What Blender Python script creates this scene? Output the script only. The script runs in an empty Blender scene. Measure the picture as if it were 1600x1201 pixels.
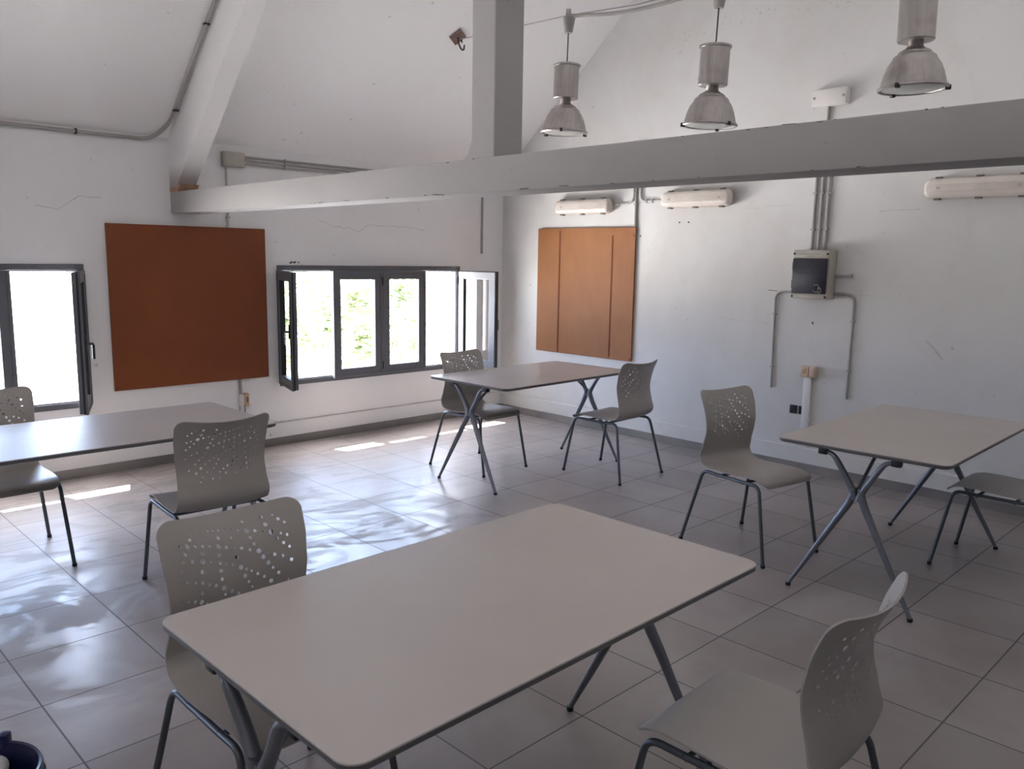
import bpy, bmesh, math, random
from mathutils import Vector, Matrix
from mathutils.geometry import delaunay_2d_cdt
random.seed(7)
PI = math.pi
D = bpy.data
COL = bpy.context.scene.collection

# ------------------------------------------------------------------ measures (metres)
XR, YW = 5.923, 6.170          # gable wall plane, window wall plane
XL, YB = -4.6, -0.63           # unseen left and rear walls
EZ, SL = 2.405, 0.87           # eave height, roof slope
RY = 2.77                      # ridge
RZ = EZ + SL * (YW - RY)
TX = 2.524                     # front face of the roof truss
WT = 0.28                      # wall thickness

# ------------------------------------------------------------------ materials
def srgb(r, g, b):
    def f(c):
        c /= 255.0
        return c / 12.92 if c <= 0.04045 else ((c + 0.055) / 1.055) ** 2.4
    return (f(r), f(g), f(b), 1)

class NT:
    def __init__(s, name):
        s.m = D.materials.new(name); s.m.use_nodes = True
        s.t = s.m.node_tree; s.t.nodes.clear()
        s.out = s.n('ShaderNodeOutputMaterial')
    def n(s, typ, **kw):
        nd = s.t.nodes.new(typ)
        for k, v in kw.items():
            if k.startswith('i_'):
                nd.inputs[k[2:].replace('_', ' ')].default_value = v
            else:
                setattr(nd, k, v)
        return nd
    def l(s, a, b): s.t.links.new(a, b)
    def coords(s): return s.n('ShaderNodeTexCoord').outputs['Object']
    def noise(s, vec, scale, detail=5, rough=0.55, dist=0.0):
        nd = s.n('ShaderNodeTexNoise', i_Scale=scale, i_Detail=detail, i_Roughness=rough, i_Distortion=dist)
        s.l(vec, nd.inputs['Vector']); return nd.outputs['Fac']
    def ramp(s, fac, stops):
        nd = s.n('ShaderNodeValToRGB')
        e = nd.color_ramp.elements
        while len(e) < len(stops): e.new(0.5)
        for i, (p, c) in enumerate(stops):
            e[i].position = p
            e[i].color = c if not isinstance(c, (int, float)) else (c, c, c, 1)
        s.l(fac, nd.inputs['Fac']); return nd.outputs['Color']
    def mix(s, fac, a, b, mode='MIX'):
        nd = s.n('ShaderNodeMix', data_type='RGBA', blend_type=mode)
        for sock, v in ((nd.inputs[0], fac), (nd.inputs[6], a), (nd.inputs[7], b)):
            if hasattr(v, 'links'): s.l(v, sock)
            else: sock.default_value = v
        return nd.outputs[2]
    def scale(s, vec, sx, sy, sz, loc=(0, 0, 0), rot=(0, 0, 0)):
        nd = s.n('ShaderNodeMapping'); nd.inputs['Scale'].default_value = (sx, sy, sz)
        nd.inputs['Location'].default_value = loc; nd.inputs['Rotation'].default_value = rot
        s.l(vec, nd.inputs['Vector']); return nd.outputs['Vector']
    def bump(s, h, strength=0.2, dist=0.01):
        nd = s.n('ShaderNodeBump', i_Strength=strength, i_Distance=dist)
        s.l(h, nd.inputs['Height']); return nd.outputs['Normal']
    def bsdf(s, color, rough=0.5, metal=0.0, normal=None, spec=0.5, coat=0.0):
        b = s.n('ShaderNodeBsdfPrincipled')
        for k, v in (('Base Color', color), ('Roughness', rough), ('Metallic', metal), ('Specular IOR Level', spec), ('Coat Weight', coat)):
            if hasattr(v, 'links'): s.l(v, b.inputs[k])
            else: b.inputs[k].default_value = v
        if normal is not None: s.l(normal, b.inputs['Normal'])
        s.l(b.outputs[0], s.out.inputs[0]); return b

def rafter_mat():
    m = plaster('rafter_plaster', (0.80, 0.79, 0.785, 1), (0.72, 0.70, 0.68, 1), 0.4, 5.3)
    nt = m.node_tree; b = next(n for n in nt.nodes if n.type == 'BSDF_PRINCIPLED')
    src = b.inputs['Base Color'].links[0].from_socket
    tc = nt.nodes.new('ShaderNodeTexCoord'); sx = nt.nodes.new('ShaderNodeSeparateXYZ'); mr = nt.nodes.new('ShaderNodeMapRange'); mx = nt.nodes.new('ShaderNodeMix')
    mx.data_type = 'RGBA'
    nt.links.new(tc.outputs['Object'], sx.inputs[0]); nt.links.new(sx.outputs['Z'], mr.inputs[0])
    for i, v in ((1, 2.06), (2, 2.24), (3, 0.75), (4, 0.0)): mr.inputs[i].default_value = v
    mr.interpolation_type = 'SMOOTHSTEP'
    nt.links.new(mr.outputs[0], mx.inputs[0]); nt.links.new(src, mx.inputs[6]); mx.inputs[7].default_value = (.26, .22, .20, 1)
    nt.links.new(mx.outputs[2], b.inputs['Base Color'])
    return m

def simple(name, c, rough=0.5, metal=0.0, var=0.08, scale=6, spec=0.5, bump=0.0, bscale=60, coat=0.0):
    t = NT(name); co = t.coords()
    n = t.noise(co, scale, 4)
    dark = tuple(x * (1 - var) for x in c[:3]) + (1,); lite = tuple(min(1, x * (1 + var)) for x in c[:3]) + (1,)
    col = t.ramp(n, [(0.3, dark), (0.7, lite)])
    nm = t.bump(t.noise(co, bscale, 3), bump, 0.004) if bump else None
    t.bsdf(col, rough, metal, nm, spec, coat)
    return t.m

def plaster(name, c, stain, stain_amt=0.5, seed=0.0):
    t = NT(name); co = t.coords(); v = t.scale(co, 1, 1, 1, (seed, seed * 2, seed))
    big = t.noise(v, 0.55, 5, 0.6, 0.4)
    mid = t.noise(v, 2.3, 6, 0.65, 0.8)
    fine = t.noise(v, 38, 3)
    a = t.ramp(big, [(0.50, 0.0), (0.72, stain_amt)])
    b = t.ramp(mid, [(0.55, 0.0), (0.78, stain_amt * 0.6)])
    col = t.mix(a, c, stain); col = t.mix(b, col, stain)
    sp = t.noise(v, 21, 2, 0.5)
    spots = t.ramp(sp, [(0.735, 0.0), (0.78, 0.35)])
    col = t.mix(spots, col, srgb(120, 112, 106))
    h = t.mix(0.35, big, fine)
    t.bsdf(col, 0.75, 0, t.bump(t.mix(0.5, mid, fine), 0.22, 0.012), 0.25)
    return t.m

M = {}
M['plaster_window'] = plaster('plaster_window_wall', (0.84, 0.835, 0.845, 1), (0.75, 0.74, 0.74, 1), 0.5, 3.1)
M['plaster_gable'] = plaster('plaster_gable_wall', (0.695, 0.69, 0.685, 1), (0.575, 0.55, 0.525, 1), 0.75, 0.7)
M['plaster_ceiling'] = plaster('plaster_ceiling', (0.90, 0.893, 0.89, 1), (0.83, 0.815, 0.805, 1), 0.4, 5.3)
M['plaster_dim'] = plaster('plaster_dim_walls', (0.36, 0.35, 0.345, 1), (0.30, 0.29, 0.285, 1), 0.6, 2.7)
M['concrete_paint'] = plaster('painted_concrete', (0.365, 0.352, 0.348, 1), (0.29, 0.277, 0.273, 1), 0.5, 8.2)
M['rafter_plaster'] = rafter_mat()
M['soot'] = simple('sooty_plaster', (0.34, 0.29, 0.26, 1), 0.85, var=0.25, scale=9)
M['brick_bare'] = simple('bare_brick', (0.42, 0.26, 0.18, 1), 0.9, var=0.3, scale=18)
M['crack'] = simple('crack_line', (0.50, 0.48, 0.47, 1), 0.9, var=0.3, scale=12)
M['scuff'] = simple('pencil_scuff', (0.56, 0.545, 0.54, 1), 0.9, var=0.15, scale=20)
M['chip'] = simple('chipped_paint', (0.12, 0.11, 0.105, 1), 0.9, var=0.2)
M['mark'] = simple('dark_mark', (0.05, 0.04, 0.04, 1), 0.9)
M['frame'] = simple('grey_aluminium_paint', (0.125, 0.13, 0.145, 1), 0.42, 0.15, 0.06)
M['gasket'] = simple('black_gasket', (0.012, 0.012, 0.014, 1), 0.5)
M['black'] = simple('black_plastic', (0.012, 0.012, 0.014, 1), 0.4)
M['tile_base'] = simple('baseboard_tile', (0.235, 0.22, 0.215, 1), 0.35, var=0.18, scale=3)
M['board_dark'] = simple('red_brown_hardboard', (0.20, 0.055, 0.018, 1), 0.45, var=0.10, scale=2.2, bump=0.05, spec=0.35)
M['shell'] = simple('warm_grey_plastic', (0.35, 0.328, 0.31, 1), 0.42, var=0.02, scale=2, spec=0.45, bump=0.05, bscale=420)
M['steel'] = simple('grey_coated_steel', (0.11, 0.118, 0.135, 1), 0.34, 0.55, 0.05)
M['alu_leg'] = simple('silver_grey_cast_aluminium', (0.20, 0.212, 0.245, 1), 0.36, 0.55, 0.06)
M['edge'] = simple('dark_grey_table_edge', (0.115, 0.115, 0.12, 1), 0.4, var=0.08)
M['conduit'] = simple('grey_pvc_conduit', (0.36, 0.345, 0.33, 1), 0.5, var=0.1)
M['conduit_painted'] = simple('painted_conduit', (0.50, 0.49, 0.48, 1), 0.55, var=0.1)
M['box_beige'] = simple('beige_box_plastic', (0.44, 0.41, 0.36, 1), 0.5, var=0.1)
M['box_white'] = simple('white_box_plastic', (0.74, 0.71, 0.69, 1), 0.5, var=0.04)
M['socket_beige'] = simple('peach_socket_plastic', (0.66, 0.50, 0.40, 1), 0.5, var=0.1)
M['socket_orange'] = simple('ochre_socket_plastic', (0.55, 0.36, 0.22, 1), 0.5, var=0.15)
M['trunk'] = simple('white_cable_trunking', (0.78, 0.77, 0.78, 1), 0.45, var=0.03)
M['smoke'] = simple('smoked_door', (0.022, 0.022, 0.034, 1), 0.32, var=0.3, scale=14)
M['ink'] = simple('grey_print', (0.17, 0.16, 0.14, 1), 0.6)
M['lens'] = simple('opal_light_cover', (0.68, 0.62, 0.57, 1), 0.22, var=0.06, scale=9, spec=0.6)
M['fixture'] = simple('aged_fixture_body', (0.48, 0.42, 0.37, 1), 0.5, var=0.1)
M['lamp_glass'] = simple('lamp_glass_cover', (0.36, 0.37, 0.355, 1), 0.25, var=0.05)
M['bucket'] = simple('navy_bucket_plastic', (0.006, 0.008, 0.05, 1), 0.28, var=0.1)
M['rag'] = simple('grey_white_rag', (0.6, 0.6, 0.62, 1), 0.9, var=0.2, scale=25, bump=0.4)
M['rust'] = simple('rusty_plate', (0.20, 0.13, 0.11, 1), 0.7, 0.2, 0.35, 40)
M['bark'] = simple('bark', (0.16, 0.12, 0.09, 1), 0.9, var=0.3, scale=8)
M['ground_out'] = simple('pale_dry_ground', (0.83, 0.79, 0.775, 1), 0.9, var=0.06, scale=0.3)
M['field_out'] = simple('dry_field', (0.31, 0.30, 0.295, 1), 0.95, var=0.1, scale=0.2)
M['roof_out'] = simple('eave_render', (0.6, 0.57, 0.53, 1), 0.9)

def _brushed():
    t = NT('brushed_aluminium_lamp'); co = t.coords()
    v = t.scale(co, 14, 14, 0.8)
    n = t.noise(v, 4, 3)
    g = t.noise(co, 7, 5, 0.6)
    c1 = t.ramp(n, [(0.3, (0.37, 0.345, 0.335, 1)), (0.7, (0.45, 0.42, 0.41, 1))])
    col = t.mix(t.ramp(g, [(0.5, 0.0), (0.75, 0.5)]), c1, (0.22, 0.18, 0.165, 1))
    t.bsdf(col, 0.36, 0.8)
    return t.m
M['lamp_metal'] = _brushed()

def _board():
    t = NT('ochre_hardboard'); co = t.coords()
    n = t.noise(co, 1.5, 5, 0.6); f = t.noise(t.scale(co, 1, 1, 0.25), 14, 4)
    col = t.ramp(n, [(0.3, (0.245, 0.098, 0.034, 1)), (0.7, (0.30, 0.125, 0.048, 1))])
    col = t.mix(t.ramp(f, [(0.45, 0.0), (0.8, 0.35)]), col, (0.225, 0.08, 0.026, 1))
    t.bsdf(col, 0.55, 0, None, 0.25)
    return t.m
M['board_light'] = _board()
M['board_groove'] = simple('hardboard_groove', (0.15, 0.042, 0.012, 1), 0.7, spec=0.2)

def _tabletop():
    t = NT('beige_grey_laminate'); co = t.coords()
    n = t.noise(co, 1.6, 4, 0.6, 0.3)
    col = t.ramp(n, [(0.3, (0.445, 0.405, 0.388, 1)), (0.7, (0.485, 0.445, 0.428, 1))])
    rg = t.n('ShaderNodeMapRange'); rg.inputs[3].default_value = 0.30; rg.inputs[4].default_value = 0.44
    t.l(t.noise(t.scale(co, 1, 2.5, 1), 5, 5, 0.6, 0.8), rg.inputs[0])
    t.bsdf(col, rg.outputs[0], 0, None, 0.5)
    return t.m
M['tabletop'] = _tabletop()

def _floor():
    t = NT('stoneware_floor_tiles'); co = t.coords()
    v = t.scale(co, 1, 1, 1, (-0.265, -0.375, 0))
    br = t.n('ShaderNodeTexBrick', offset=0.0, offset_frequency=1, squash=1.0)
    br.inputs['Scale'].default_value = 1.0
    br.inputs['Mortar Size'].default_value = 0.0032
    br.inputs['Mortar Smooth'].default_value = 0.1
    br.inputs['Bias'].default_value = 0.0
    br.inputs['Brick Width'].default_value = 0.45
    br.inputs['Row Height'].default_value = 0.446
    br.inputs['Color1'].default_value = (0.0, 0.0, 0.0, 1)
    br.inputs['Color2'].default_value = (1.0, 1.0, 1.0, 1)
    br.inputs['Mortar'].default_value = (0.5, 0.5, 0.5, 1)
    t.l(v, br.inputs['Vector'])
    cloud = t.noise(co, 1.9, 5, 0.58, 0.4)
    band = t.noise(t.scale(co, 0.7, 2.0, 1, (1.3, 0.4, 0), (0, 0, 0.1)), 1.6, 4, 0.6, 0.5)
    base = t.ramp(cloud, [(0.32, (0.255, 0.222, 0.215, 1)), (0.52, (0.30, 0.268, 0.262, 1)), (0.72, (0.34, 0.315, 0.31, 1))])
    base = t.mix(t.ramp(band, [(0.50, 0.0), (0.80, 0.5)]), base, (0.27, 0.205, 0.187, 1))
    tone = t.mix(0.12, base, br.outputs['Color'], 'OVERLAY')
    # dried mop arcs and streaks; window-side brightness painted in as a paler tile colour
    sx = t.n('ShaderNodeSeparateXYZ'); t.l(co, sx.inputs[0])
    def rng(sock, a, b):
        m = t.n('ShaderNodeMapRange', interpolation_type='SMOOTHSTEP'); t.l(sock, m.inputs[0])
        m.inputs[1].default_value = a; m.inputs[2].default_value = b; return m.outputs[0]
    def mul(a, b):
        m = t.n('ShaderNodeMath', operation='MULTIPLY')
        for k, v in ((0, a), (1, b)):
            if hasattr(v, 'links'): t.l(v, m.inputs[k])
            else: m.inputs[k].default_value = v
        return m.outputs[0]
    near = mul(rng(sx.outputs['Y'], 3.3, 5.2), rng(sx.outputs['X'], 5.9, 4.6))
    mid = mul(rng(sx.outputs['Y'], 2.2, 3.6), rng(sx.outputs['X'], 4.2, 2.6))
    wv = t.n('ShaderNodeTexWave', wave_type='RINGS', rings_direction='Z', i_Scale=1.6, i_Distortion=7.0, i_Detail=3.0, i_Detail_Scale=1.6, i_Detail_Roughness=0.6)
    t.l(t.scale(co, 1, 1, 1, (-2.2, -3.6, 0)), wv.inputs['Vector'])
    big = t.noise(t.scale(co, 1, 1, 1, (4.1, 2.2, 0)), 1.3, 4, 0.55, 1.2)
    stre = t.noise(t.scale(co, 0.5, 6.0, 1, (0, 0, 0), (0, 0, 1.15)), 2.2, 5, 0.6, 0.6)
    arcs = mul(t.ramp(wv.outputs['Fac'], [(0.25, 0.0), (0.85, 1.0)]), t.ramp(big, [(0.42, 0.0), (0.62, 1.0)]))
    bright_streaks = t.mix(0.5, t.ramp(stre, [(0.38, 0.0), (0.62, 1.0)]), t.ramp(big, [(0.35, 0.3), (0.65, 1.0)]))
    tone = t.mix(mul(mul(near, bright_streaks), 0.72), tone, (0.53, 0.475, 0.452, 1))
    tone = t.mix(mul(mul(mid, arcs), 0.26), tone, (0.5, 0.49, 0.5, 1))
    pn = t.noise(t.scale(co, 0.8, 1.5, 1, (2.7, 1.1, 0), (0, 0, 0.5)), 1.25, 6, 0.6, 2.2)
    patch = mul(mid, t.ramp(pn, [(0.51, 0.0), (0.565, 1.0)]))
    tone = t.mix(mul(patch, 0.35), tone, (0.235, 0.205, 0.195, 1))
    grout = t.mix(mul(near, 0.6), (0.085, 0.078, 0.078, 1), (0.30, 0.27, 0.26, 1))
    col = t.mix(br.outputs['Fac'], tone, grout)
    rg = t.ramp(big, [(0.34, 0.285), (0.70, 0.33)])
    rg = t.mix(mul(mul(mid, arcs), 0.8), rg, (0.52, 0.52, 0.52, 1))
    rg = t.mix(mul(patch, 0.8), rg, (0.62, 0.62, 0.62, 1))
    rg = t.mix(mul(near, bright_streaks), rg, (0.46, 0.46, 0.46, 1))
    rgh = t.mix(br.outputs['Fac'], rg, (0.6, 0.6, 0.6, 1))
    inv = t.n('ShaderNodeMath', operation='SUBTRACT'); inv.inputs[0].default_value = 1.0
    t.l(br.outputs['Fac'], inv.inputs[1])
    h = t.mix(0.03, inv.outputs[0], cloud)
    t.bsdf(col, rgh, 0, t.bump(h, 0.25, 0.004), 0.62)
    return t.m
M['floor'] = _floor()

def _pane():
    t = NT('window_glass')
    fr = t.n('ShaderNodeFresnel', i_IOR=1.5)
    tr = t.n('ShaderNodeBsdfTransparent'); tr.inputs[0].default_value = (0.93, 0.95, 0.94, 1)
    gl = t.n('ShaderNodeBsdfGlossy'); gl.inputs['Roughness'].default_value = 0.02
    mx = t.n('ShaderNodeMixShader')
    t.l(fr.outputs[0], mx.inputs[0]); t.l(tr.outputs[0], mx.inputs[1]); t.l(gl.outputs[0], mx.inputs[2])
    t.l(mx.outputs[0], t.out.inputs[0])
    return t.m
M['glass'] = _pane()

def _leaf():
    t = NT('sunlit_leaves'); co = t.coords()
    n = t.noise(co, 3.0, 3)
    col = t.ramp(n, [(0.3, (0.15, 0.19, 0.075, 1)), (0.7, (0.34, 0.38, 0.19, 1))])
    t.bsdf(col, 0.6, 0, None, 0.3)
    return t.m
M['leaf'] = _leaf()

# ------------------------------------------------------------------ mesh helpers
def obj(name, bm, mats, parent=None, smooth=False, angle=40):
    me = D.meshes.new(name)
    bm.normal_update()
    bm.to_mesh(me); bm.free()
    for m in (mats if isinstance(mats, (list, tuple)) else [mats]):
        me.materials.append(M[m] if isinstance(m, str) else m)
    if smooth:
        me.polygons.foreach_set('use_smooth', [True] * len(me.polygons))
        me.set_sharp_from_angle(angle=math.radians(angle))
    o = D.objects.new(name, me); COL.objects.link(o)
    if parent is not None: o.parent = parent
    return o

def tag(o, label=None, cat=None, group=None, kind=None):
    if label: o['label'] = label
    if cat: o['category'] = cat
    if group: o['group'] = group
    if kind: o['kind'] = kind
    return o

def empty(name, loc=(0, 0, 0), rz=0.0, label=None, cat=None, group=None, kind=None):
    o = D.objects.new(name, None); COL.objects.link(o)
    o.location = loc; o.rotation_euler = (0, 0, rz); o.empty_display_size = 0.1
    return tag(o, label, cat, group, kind)

def copy_tree(o, parent=None):
    c = o.copy(); COL.objects.link(c)
    if parent is not None: c.parent = parent
    for ch in list(o.children): copy_tree(ch, c)
    return c

def box(bm, x0, x1, y0, y1, z0, z1, mi=0, bev=0.0):
    vs = [bm.verts.new(p) for p in ((x0, y0, z0), (x1, y0, z0), (x1, y1, z0), (x0, y1, z0), (x0, y0, z1), (x1, y0, z1), (x1, y1, z1), (x0, y1, z1))]
    fs = [bm.faces.new([vs[i] for i in f]) for f in ((3, 2, 1, 0), (4, 5, 6, 7), (0, 1, 5, 4), (1, 2, 6, 5), (2, 3, 7, 6), (3, 0, 4, 7))]
    for f in fs: f.material_index = mi
    if bev:
        es = list({e for f in fs for e in f.edges})
        r = bmesh.ops.bevel(bm, geom=es, offset=bev, segments=2, affect='EDGES', profile=0.5)
        for f in r['faces']: f.material_index = mi
    return vs

def prism(bm, poly, axis, a0, a1, mi=0):
    # poly in the two other axes (in order), extruded along axis from a0 to a1
    def P(p, a):
        l = list(p); l.insert(axis, a); return l
    A = [bm.verts.new(P(p, a0)) for p in poly]; B = [bm.verts.new(P(p, a1)) for p in poly]
    n = len(poly)
    fs = [bm.faces.new(A), bm.faces.new(B[::-1])]
    for i in range(n): fs.append(bm.faces.new((A[i], B[i], B[(i + 1) % n], A[(i + 1) % n])))
    for f in fs: f.material_index = mi
    bmesh.ops.recalc_face_normals(bm, faces=fs)
    return fs

def fillet(path, r, seg=6):
    P = [Vector(p) for p in path]; out = [P[0]]
    for i in range(1, len(P) - 1):
        a = (P[i - 1] - P[i]); b = (P[i + 1] - P[i])
        d = min(r, a.length * 0.49, b.length * 0.49)
        p0 = P[i] + a.normalized() * d; p2 = P[i] + b.normalized() * d
        for k in range(seg + 1):
            t = k / seg
            out.append(p0 * (1 - t) ** 2 + P[i] * 2 * t * (1 - t) + p2 * t * t)
    out.append(P[-1]); return out

def sweep(bm, path, rad, n=10, mi=0, squash=(1, 1), cap=True):
    P = [Vector(p) for p in path]
    R = rad if isinstance(rad, (list, tuple)) else [rad] * len(P)
    T = []
    for i in range(len(P)):
        a = P[max(i - 1, 0)]; b = P[min(i + 1, len(P) - 1)]
        T.append((b - a).normalized())
    up = Vector((0, 0, 1)) if abs(T[0].z) < 0.9 else Vector((1, 0, 0))
    N = (up - T[0] * up.dot(T[0])).normalized()
    rings = []
    for i in range(len(P)):
        N = (N - T[i] * N.dot(T[i])).normalized(); B = T[i].cross(N)
        rings.append([bm.verts.new(P[i] + (N * math.cos(2 * PI * k / n) * squash[0] + B * math.sin(2 * PI * k / n) * squash[1]) * R[i]) for k in range(n)])
    fs = []
    for i in range(len(P) - 1):
        for k in range(n):
            fs.append(bm.faces.new((rings[i][k], rings[i][(k + 1) % n], rings[i + 1][(k + 1) % n], rings[i + 1][k])))
    if cap:
        fs.append(bm.faces.new(rings[0][::-1])); fs.append(bm.faces.new(rings[-1]))
    for f in fs: f.material_index = mi
    return fs

def lathe(bm, prof, n=36, c=(0, 0, 0), mi=0, close=False):
    rings = []
    for r, z in prof:
        if r < 1e-5: rings.append([bm.verts.new((c[0], c[1], c[2] + z))])
        else: rings.append([bm.verts.new((c[0] + r * math.cos(2 * PI * k / n), c[1] + r * math.sin(2 * PI * k / n), c[2] + z)) for k in range(n)])
    fs = []
    for i in range(len(rings) - 1):
        a, b = rings[i], rings[i + 1]
        for k in range(n):
            q = [a[k % len(a)], a[(k + 1) % len(a)], b[(k + 1) % len(b)], b[k % len(b)]]
            q = list(dict.fromkeys(q))
            if len(q) > 2: fs.append(bm.faces.new(q))
    for f in fs: f.material_index = mi
    bmesh.ops.recalc_face_normals(bm, faces=fs)
    return fs

def new(): return bmesh.new()

# ------------------------------------------------------------------ camera
cam = D.cameras.new('camera'); co = D.objects.new('camera', cam); COL.objects.link(co)
F, yaw, pitch, roll, ch = 1280.28, 0.7917, -0.1534, 0.0165, 1.5868
f_ = Vector((math.cos(pitch) * math.cos(yaw), math.cos(pitch) * math.sin(yaw), math.sin(pitch)))
r_ = Vector((math.sin(yaw), -math.cos(yaw), 0)); u_ = r_.cross(f_)
r2 = r_ * math.cos(roll) + u_ * math.sin(roll); u2 = -r_ * math.sin(roll) + u_ * math.cos(roll)
mw = Matrix.Identity(4)
for i in range(3):
    mw[i][0] = r2[i]; mw[i][1] = u2[i]; mw[i][2] = -f_[i]
mw[2][3] = ch
co.matrix_world = mw
cam.sensor_width = 36; cam.lens = F / 1600 * 36; cam.clip_start = 0.02
bpy.context.scene.camera = co

# ------------------------------------------------------------------ setting
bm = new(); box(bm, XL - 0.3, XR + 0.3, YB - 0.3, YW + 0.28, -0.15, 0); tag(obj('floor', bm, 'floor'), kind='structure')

W1 = (-0.07, 1.90); W3 = (-3.55, -1.58); W2 = (3.370, 5.338); WZ = (0.495, 1.495)
def rooftop(y): return EZ + SL * (YW - y) if y >= RY else EZ + SL * (y - (2 * RY - YW))

def crack_strip(bm, pts, width, plane, mi):
    # a thin jagged line lying on a wall plane: plane = ('y', value) or ('x', value)
    for i in range(len(pts) - 1):
        (a, za), (b, zb) = pts[i], pts[i + 1]
        d = Vector((b - a, zb - za)); nrm = Vector((-d.y, d.x)).normalized() * width / 2
        q = [(a + nrm.x, za + nrm.y), (a - nrm.x, za - nrm.y), (b - nrm.x, zb - nrm.y), (b + nrm.x, zb + nrm.y)]
        if plane[0] == 'y': vs = [bm.verts.new((p[0], plane[1], p[1])) for p in q]
        else: vs = [bm.verts.new((plane[1], p[0], p[1])) for p in q]
        f = bm.faces.new(vs); f.material_index = mi

def jag(pts, n, amp):
    out = []
    for i in range(len(pts) - 1):
        for k in range(n):
            t = k / n
            out.append((pts[i][0] * (1 - t) + pts[i + 1][0] * t + random.uniform(-amp, amp), pts[i][1] * (1 - t) + pts[i + 1][1] * t + random.uniform(-amp, amp)))
    out.append(pts[-1]); return out

def wall_with_windows(bm, y0, y1, ops, ztop):
    xs = sorted(ops)
    x = XL - 0.3
    for a, b in xs:
        box(bm, x, a, y0, y1, 0, ztop); x = b
        box(bm, a, b, y0, y1, 0, WZ[0] + 0.02); box(bm, a, b, y0, y1, WZ[1] - 0.02, ztop)
    box(bm, x, XR + 0.3, y0, y1, 0, ztop)

bm = new(); wall_with_windows(bm, YW, YW + WT, [(w[0] + .02, w[1] - .02) for w in (W1, W2, W3)], EZ)
yy = YW - 0.0015
crack_strip(bm, jag([(3.77, 1.88), (3.93, 1.83), (4.16, 1.80), (4.30, 1.86), (4.62, 1.85), (4.9, 1.83)], 5, 0.012), 0.003, ('y', yy), 1)
crack_strip(bm, jag([(1.62, 1.88), (1.76, 1.86), (1.90, 1.95), (2.05, 1.955)], 5, 0.008), 0.003, ('y', yy), 1)
for p, q in (((3.485, 1.512), (3.515, 1.524)), ((3.52, 1.515), (3.545, 1.524)), ((3.565, 1.518), (3.575, 1.522))):
    crack_strip(bm, [p, q], 0.013, ('y', yy), 2)
tag(obj('wall_back', bm, ['plaster_window', 'crack', 'mark']), kind='structure')

bm = new()
prism(bm, [(YB - 0.3, 0), (YW + 0.2, 0), (YW + 0.2, rooftop(YW + .2) + .05), (RY, RZ + .05), (YB - 0.3, rooftop(YB - .3) + .05)], 0, XR, XR + WT)
xx = XR - 0.0015
for k in range(46):
    t = random.random(); y = 4.3 - 1.7 * t; z = 3.33 + .12 * math.sin(t * 2.6) + random.gauss(0, .035)
    a = random.uniform(-.6, .6); ln = random.uniform(.006, .03)
    crack_strip(bm, [(y, z), (y + ln * math.cos(a), z + ln * math.sin(a))], random.uniform(.004, .012), ('x', xx), 1)
crack_strip(bm, jag([(1.98, 1.07), (1.91, 1.0), (1.87, 0.955)], 2, 0.006), 0.014, ('x', xx), 1)
crack_strip(bm, jag([(2.37, 1.955), (2.10, 1.955)], 3, 0.008), 0.008, ('x', xx), 1)
crack_strip(bm, [(3.18, 1.372), (3.10, 1.366)], 0.004, ('x', xx), 2)
crack_strip(bm, jag([(2.47, 1.362), (2.30, 1.355)], 3, 0.003), 0.004, ('x', xx), 1)
crack_strip(bm, jag([(3.5, 1.99), (3.0, 2.02)], 5, 0.006), 0.003, ('x', xx), 1)
crack_strip(bm, jag([(3.6, 1.13), (3.15, 1.11)], 5, 0.006), 0.003, ('x', xx), 1)
for p in ((4.43, 1.79), (4.03, 1.90), (3.94, 1.90)):
    crack_strip(bm, [p, (p[0] - 0.014, p[1] + 0.006)], 0.012, ('x', xx), 2)
crack_strip(bm, [(2.80, 1.15), (2.795, 1.13)], 0.01, ('x', xx), 2)
crack_strip(bm, [(5.65, 1.21), (5.64, 1.17)], 0.02, ('x', xx), 1)
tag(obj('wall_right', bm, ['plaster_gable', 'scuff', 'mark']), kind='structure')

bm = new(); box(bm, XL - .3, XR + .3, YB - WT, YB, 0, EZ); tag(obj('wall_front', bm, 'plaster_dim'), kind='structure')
bm = new()
prism(bm, [(YB - 0.3, 0), (YW + 0.2, 0), (YW + 0.2, rooftop(YW + .2) + .05), (RY, RZ + .05), (YB - 0.3, rooftop(YB - .3) + .05)], 0, XL - WT, XL)
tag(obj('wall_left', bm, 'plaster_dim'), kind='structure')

bm = new(); OH = 0.80
ye, yb = YW + OH, 2 * RY - YW - OH
prism(bm, [(ye, rooftop(ye)), (RY, RZ), (yb, rooftop(yb)), (yb, rooftop(yb) + .18), (RY, RZ + .2), (ye, rooftop(ye) + .18)], 0, XL - .3, XR + .3)
tag(obj('ceiling', bm, 'plaster_ceiling'), kind='structure')

# skirting: dark tiled baseboard and the shallow painted plinth above it
bm = new(); box(bm, XL, XR, YW - 0.028, YW, 0, 0.067); tag(obj('baseboard_back', bm, 'tile_base'), kind='structure')
bm = new(); box(bm, XR - 0.028, XR, YB, YW - 0.028, 0, 0.067); tag(obj('baseboard_right', bm, 'tile_base'), kind='structure')
def plinth(name, pts, axis, a0, a1, mat):
    bm = new(); prism(bm, pts, axis, a0, a1); return tag(obj(name, bm, mat), kind='structure')
plinth('trim_1', [(YW, 0.067), (YW - 0.020, 0.067), (YW - 0.020, 0.180), (YW - 0.012, 0.189), (YW, 0.189)], 0, XL, XR, 'plaster_window')
plinth('trim_2', [(XR, 0.067), (XR - 0.020, 0.067), (XR - 0.020, 0.180), (XR - 0.012, 0.189), (XR, 0.189)], 1, YB, YW - 0.02, 'plaster_gable')
bm = new(); box(bm, XL, XR - .02, YW - 0.0135, YW, 0.189, 0.193); tag(obj('trim_3', bm, 'crack'), kind='structure')
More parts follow.
